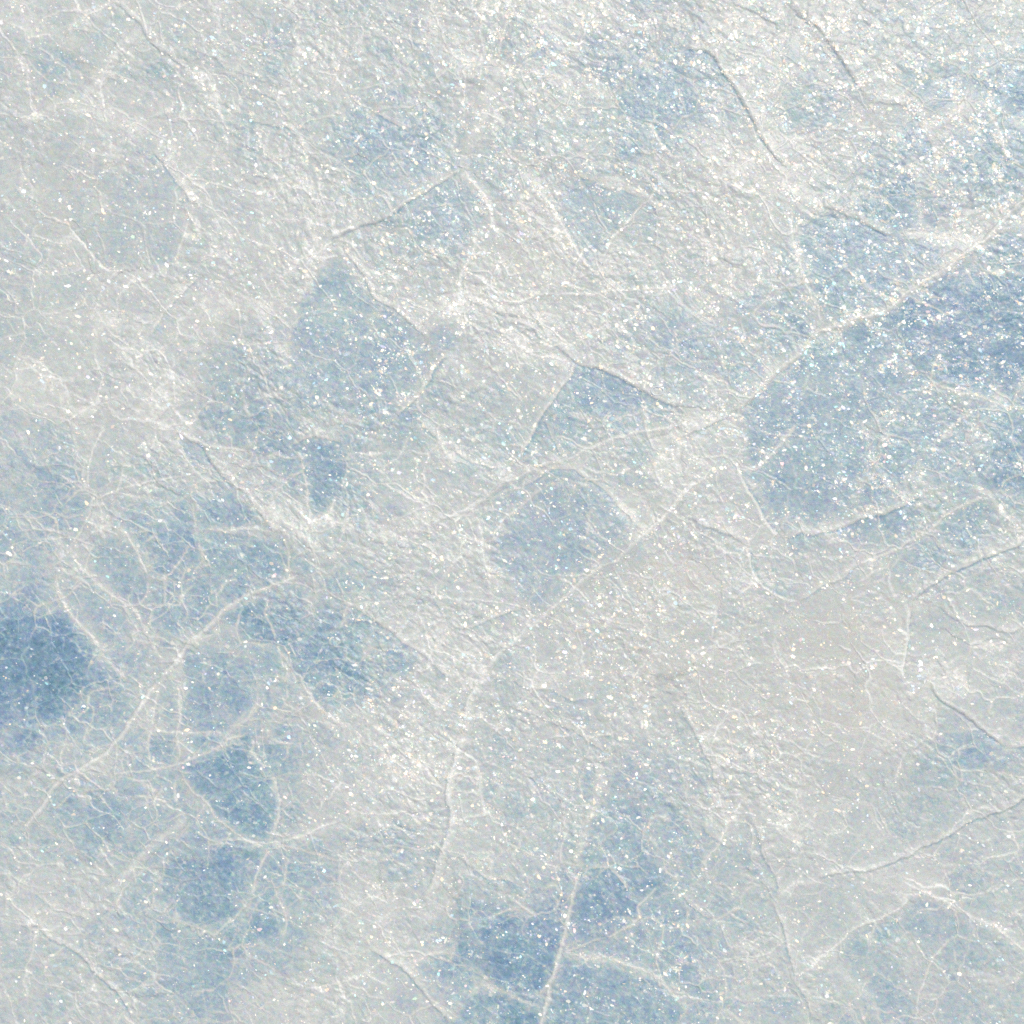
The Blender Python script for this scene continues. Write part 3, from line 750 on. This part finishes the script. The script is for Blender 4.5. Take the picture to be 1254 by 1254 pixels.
# the thickness of the sheet below its broken surface
e = (N - 1) * STEP / 2 * PX
ring = np.concatenate([idx[0, :-1], idx[:-1, -1], idx[-1, :0:-1], idx[:0:-1, 0]])
rv = co[ring]; lo = rv.copy(); lo[:, 2] = -0.09
m_ = len(ring); verts = np.concatenate([rv, lo]).tolist()
faces = [(k, k + m_, (k + 1) % m_ + m_, (k + 1) % m_) for k in range(m_)] + [tuple(range(m_, 2 * m_))]
me = bpy.data.meshes.new('ice_body'); me.from_pydata(verts, [], faces); me.materials.append(BODY)
o = bpy.data.objects.new('ice_body', me); COL.objects.link(o); o.parent = sheet

# ------------------------------------------------------------------ glittering grains frozen to the surface
def grain(cx, cy, cz, r, flat, rot, tilt, tdir, sides, el):
    """a small broken crystal: a tilted table facet with a bevelled girdle"""
    a0 = random.uniform(0, 6.28); top = []; mid = []
    for k in range(sides):
        a = a0 + 6.283 * k / sides + random.uniform(-0.25, 0.25)
        rr = r * random.uniform(0.75, 1.15)
        x, y = rr * math.cos(a) * el, rr * math.sin(a) / el
        top.append((0.74 * x, 0.74 * y, flat)); mid.append((x, y, -flat * 0.8))
    ct, st = math.cos(tilt), math.sin(tilt); cr, sr = math.cos(rot), math.sin(rot); cd, sd_ = math.cos(tdir), math.sin(tdir)
    out = []
    for x, y, z in top + mid:
        x, y = x * cr - y * sr, x * sr + y * cr
        x, y = x * cd + y * sd_, -x * sd_ + y * cd
        x, z = x * ct + z * st, -x * st + z * ct
        x, y = x * cd - y * sd_, x * sd_ + y * cd
        out.append((cx + x, cy + y, cz + z))
    fs = [tuple(range(sides))] + [(k, sides + k, sides + (k + 1) % sides, (k + 1) % sides) for k in range(sides)]
    return out, fs

def build_grains(name, items, mat, kind=None):
    vs_, fs_, tints = [], [], []
    for (v, f, t) in items:
        b0 = len(vs_); vs_ += v; fs_ += [tuple(b0 + i for i in q) for q in f]; tints += [t] * len(v)
    me = bpy.data.meshes.new(name); me.from_pydata(vs_, [], fs_)
    # keep every facet facing outwards
    a = me.attributes.new('tint', 'FLOAT_COLOR', 'POINT')
    a.data.foreach_set('color', np.array([(*t, 1) for t in tints], np.float32).ravel())
    me.materials.append(mat)
    o = bpy.data.objects.new(name, me); COL.objects.link(o); o.parent = sheet
    if kind: o['kind'] = kind
    return o

NG = 135000
rg = np.random.default_rng(21)
cum = np.cumsum(DEN.ravel()); pick = np.searchsorted(cum, rg.random(NG) * cum[-1])
HF = H.ravel()
pi_, pj_ = pick // N, pick % N
gxm = ax[pj_] + rg.uniform(-0.6, 0.6, NG) - HALF; gym = HALF - ax[pi_] + rg.uniform(-0.6, 0.6, NG)
gr = np.minimum(3.8, rg.lognormal(0.12, 0.55, NG))
# table facets lie every way; a share is turned towards the sun to add glints
ntx = np.tan(rg.normal(0, math.radians(17), NG)); nty = np.tan(rg.normal(0, math.radians(17), NG))
lean = rg.random(NG) < 0.22
hz = math.tan((math.pi / 2 - SUN_EL) / 2)
ntx = np.where(lean, hz * math.cos(SUN_AZ) + rg.normal(0, 0.17, NG), ntx); nty = np.where(lean, hz * math.sin(SUN_AZ) + rg.normal(0, 0.17, NG), nty)
SIDES = 5
grot = math.radians(-24) + rg.normal(0, 0.7, NG); gel = rg.uniform(1.0, 1.55, NG); a0 = rg.uniform(0, 6.283, NG)
ang = a0[:, None] + 2 * math.pi * np.arange(SIDES) / SIDES + rg.uniform(-0.25, 0.25, (NG, SIDES))
rr = gr[:, None] * rg.uniform(0.75, 1.15, (NG, SIDES))
ex, ey = rr * np.cos(ang) * gel[:, None], rr * np.sin(ang) / gel[:, None]
cr, sr = np.cos(grot)[:, None], np.sin(grot)[:, None]
ex, ey = ex * cr - ey * sr, ex * sr + ey * cr
def ring_(f, lift):
    x, y = ex * f, ey * f
    z = -(ntx[:, None] * x + nty[:, None] * y) + lift
    return np.stack([gxm[:, None] + x, gym[:, None] + y, HF[pick][:, None] + 0.12 * gr[:, None] + z], -1)
GV = np.concatenate([ring_(0.74, 0.14 * gr[:, None]), ring_(1.0, -0.14 * gr[:, None])], 1) * PX       # (NG, 10, 3)
tb = rg.random(NG); TINTS = np.ones((NG, 3))
pal = [(0.50, (1.0, 0.88, 0.70)), (0.64, (1, 1, 1)), (0.80, (1.0, 0.68, 0.40)), (0.88, (0.48, 0.78, 1.0)), (0.92, (0.45, 1.0, 0.92)), (0.95, (0.72, 0.66, 1.0)), (0.98, (1.0, 0.58, 0.58)), (1.01, (0.66, 1.0, 0.6))]
lo_ = 0
for hi_, c in pal:
    TINTS[(tb >= lo_) & (tb < hi_)] = c; lo_ = hi_
base = [list(range(SIDES))] + [[k, SIDES + k, SIDES + (k + 1) % SIDES, (k + 1) % SIDES] for k in range(SIDES)]
flat_ = np.array(sum(base, [])); starts = np.cumsum([0] + [len(q) for q in base])[:-1]
def grain_mesh(sel, mat, kind=None):
    name = 'crystal_glitter' if kind else 'ice_crystal'
    n_ = len(sel); me = bpy.data.meshes.new(name)
    me.vertices.add(n_ * 10); me.vertices.foreach_set('co', GV[sel].astype(np.float32).ravel())
    li = (np.arange(n_)[:, None] * 10 + flat_).ravel().astype(np.int32)
    me.loops.add(len(li)); me.loops.foreach_set('vertex_index', li)
    ls = (np.arange(n_)[:, None] * len(flat_) + starts).ravel().astype(np.int32)
    me.polygons.add(len(ls)); me.polygons.foreach_set('loop_start', ls)
    me.update(calc_edges=True)
    me.polygons.foreach_set('use_smooth', np.zeros(len(ls), bool))
    a = me.attributes.new('tint', 'FLOAT_COLOR', 'POINT')
    c4 = np.concatenate([np.repeat(TINTS[sel], 10, 0), np.ones((n_ * 10, 1))], 1)
    a.data.foreach_set('color', c4.astype(np.float32).ravel())
    me.materials.append(mat)
    o = bpy.data.objects.new(name, me); COL.objects.link(o); o.parent = sheet
    if kind: o['kind'] = kind
inview = (np.abs(gxm) < HALF) & (np.abs(gym) < HALF)
rank = np.argsort(np.where(inview, gr, 0)); bigs, rest = rank[-75:], rank[:-75]
for k in bigs: grain_mesh(np.array([k]), GRAIN)
grain_mesh(rest, GRAIN, 'stuff')

# a few larger clear crystals and a bubble that stand out in the picture
def cluster(x, y, r, nq, tints):
    its = []
    for _ in range(nq):
        a = random.uniform(0, 6.283); d = r * math.sqrt(random.random())
        px_, py_ = x + d * math.cos(a), y + d * math.sin(a)
        i = int((py_ - OFF) / STEP); j = int((px_ - OFF) / STEP)
        rr = random.uniform(1.3, 3.9) * min(1, r / 9 + 0.4)
        v, f = grain((px_ - HALF) * PX, (HALF - py_) * PX, (H[i, j] + 0.2 * rr) * PX, rr * PX, rr * 0.22 * PX, random.uniform(0, 6.28),
                     random.gauss(math.radians(15), math.radians(13)), SUN_AZ + random.gauss(0, 0.9), random.choice((4, 5, 6)), random.uniform(1, 1.6))
        its.append((v, f, random.choice(tints)))
    return build_grains('ice_crystal', its, BIG)
W, Bl, Am, Pk = (1, 1, 1), (0.62, 0.80, 1.0), (1.0, 0.86, 0.62), (1, 0.8, 0.95)
for x, y, r, nq, t in [(1124, 816, 8, 12, (W, Bl, Pk)), (1128, 830, 8, 10, (W, Bl)), (1120, 845, 6, 8, (W, Bl, Am)), (1132, 805, 4, 4, (W,)), (569, 765, 7, 4, (Am, W)), (652, 618, 4, 2, (Bl, W)), (83, 958, 3, 2, (Am, W)),
                       (618, 62, 6, 3, (W, Am)), (1046, 978, 8, 5, (Bl, W)), (1160, 1022, 3, 2, (W,)), (8, 974, 3, 2, (Bl,)), (770, 800, 6, 2, (W, Bl))]:
    cluster(x, y, r, nq, t)

# a trapped air bubble with its raised rim
bx_, by_ = 805, 479
bi, bj = int((by_ - OFF) / STEP), int((bx_ - OFF) / STEP)
vv, ff = [], []
NU, NV = 28, 10
for a in range(NU):
    for c in range(NV):
        A_, C_ = 6.283 * a / NU, 6.283 * c / NV
        R_ = 6.5 + 1.1 * math.cos(C_)
        vv.append(((bx_ - HALF + R_ * 1.15 * math.cos(A_)) * PX, (HALF - by_ + R_ * math.sin(A_) * 0.8) * PX, (H[bi, bj] + 0.1 + 0.9 * math.sin(C_)) * PX))
        ff.append((a * NV + c, ((a + 1) % NU) * NV + c, ((a + 1) % NU) * NV + (c + 1) % NV, a * NV + (c + 1) % NV))
me = bpy.data.meshes.new('air_bubble'); me.from_pydata(vv, [], ff)
me.polygons.foreach_set('use_smooth', [True] * len(ff))
BUB, n, l, b = nodes('bubble_ice'); b.inputs['Base Color'].default_value = (0.66, 0.70, 0.69, 1); b.inputs['Roughness'].default_value = 0.25
me.materials.append(BUB)
o = bpy.data.objects.new('air_bubble', me); COL.objects.link(o); o.parent = sheet
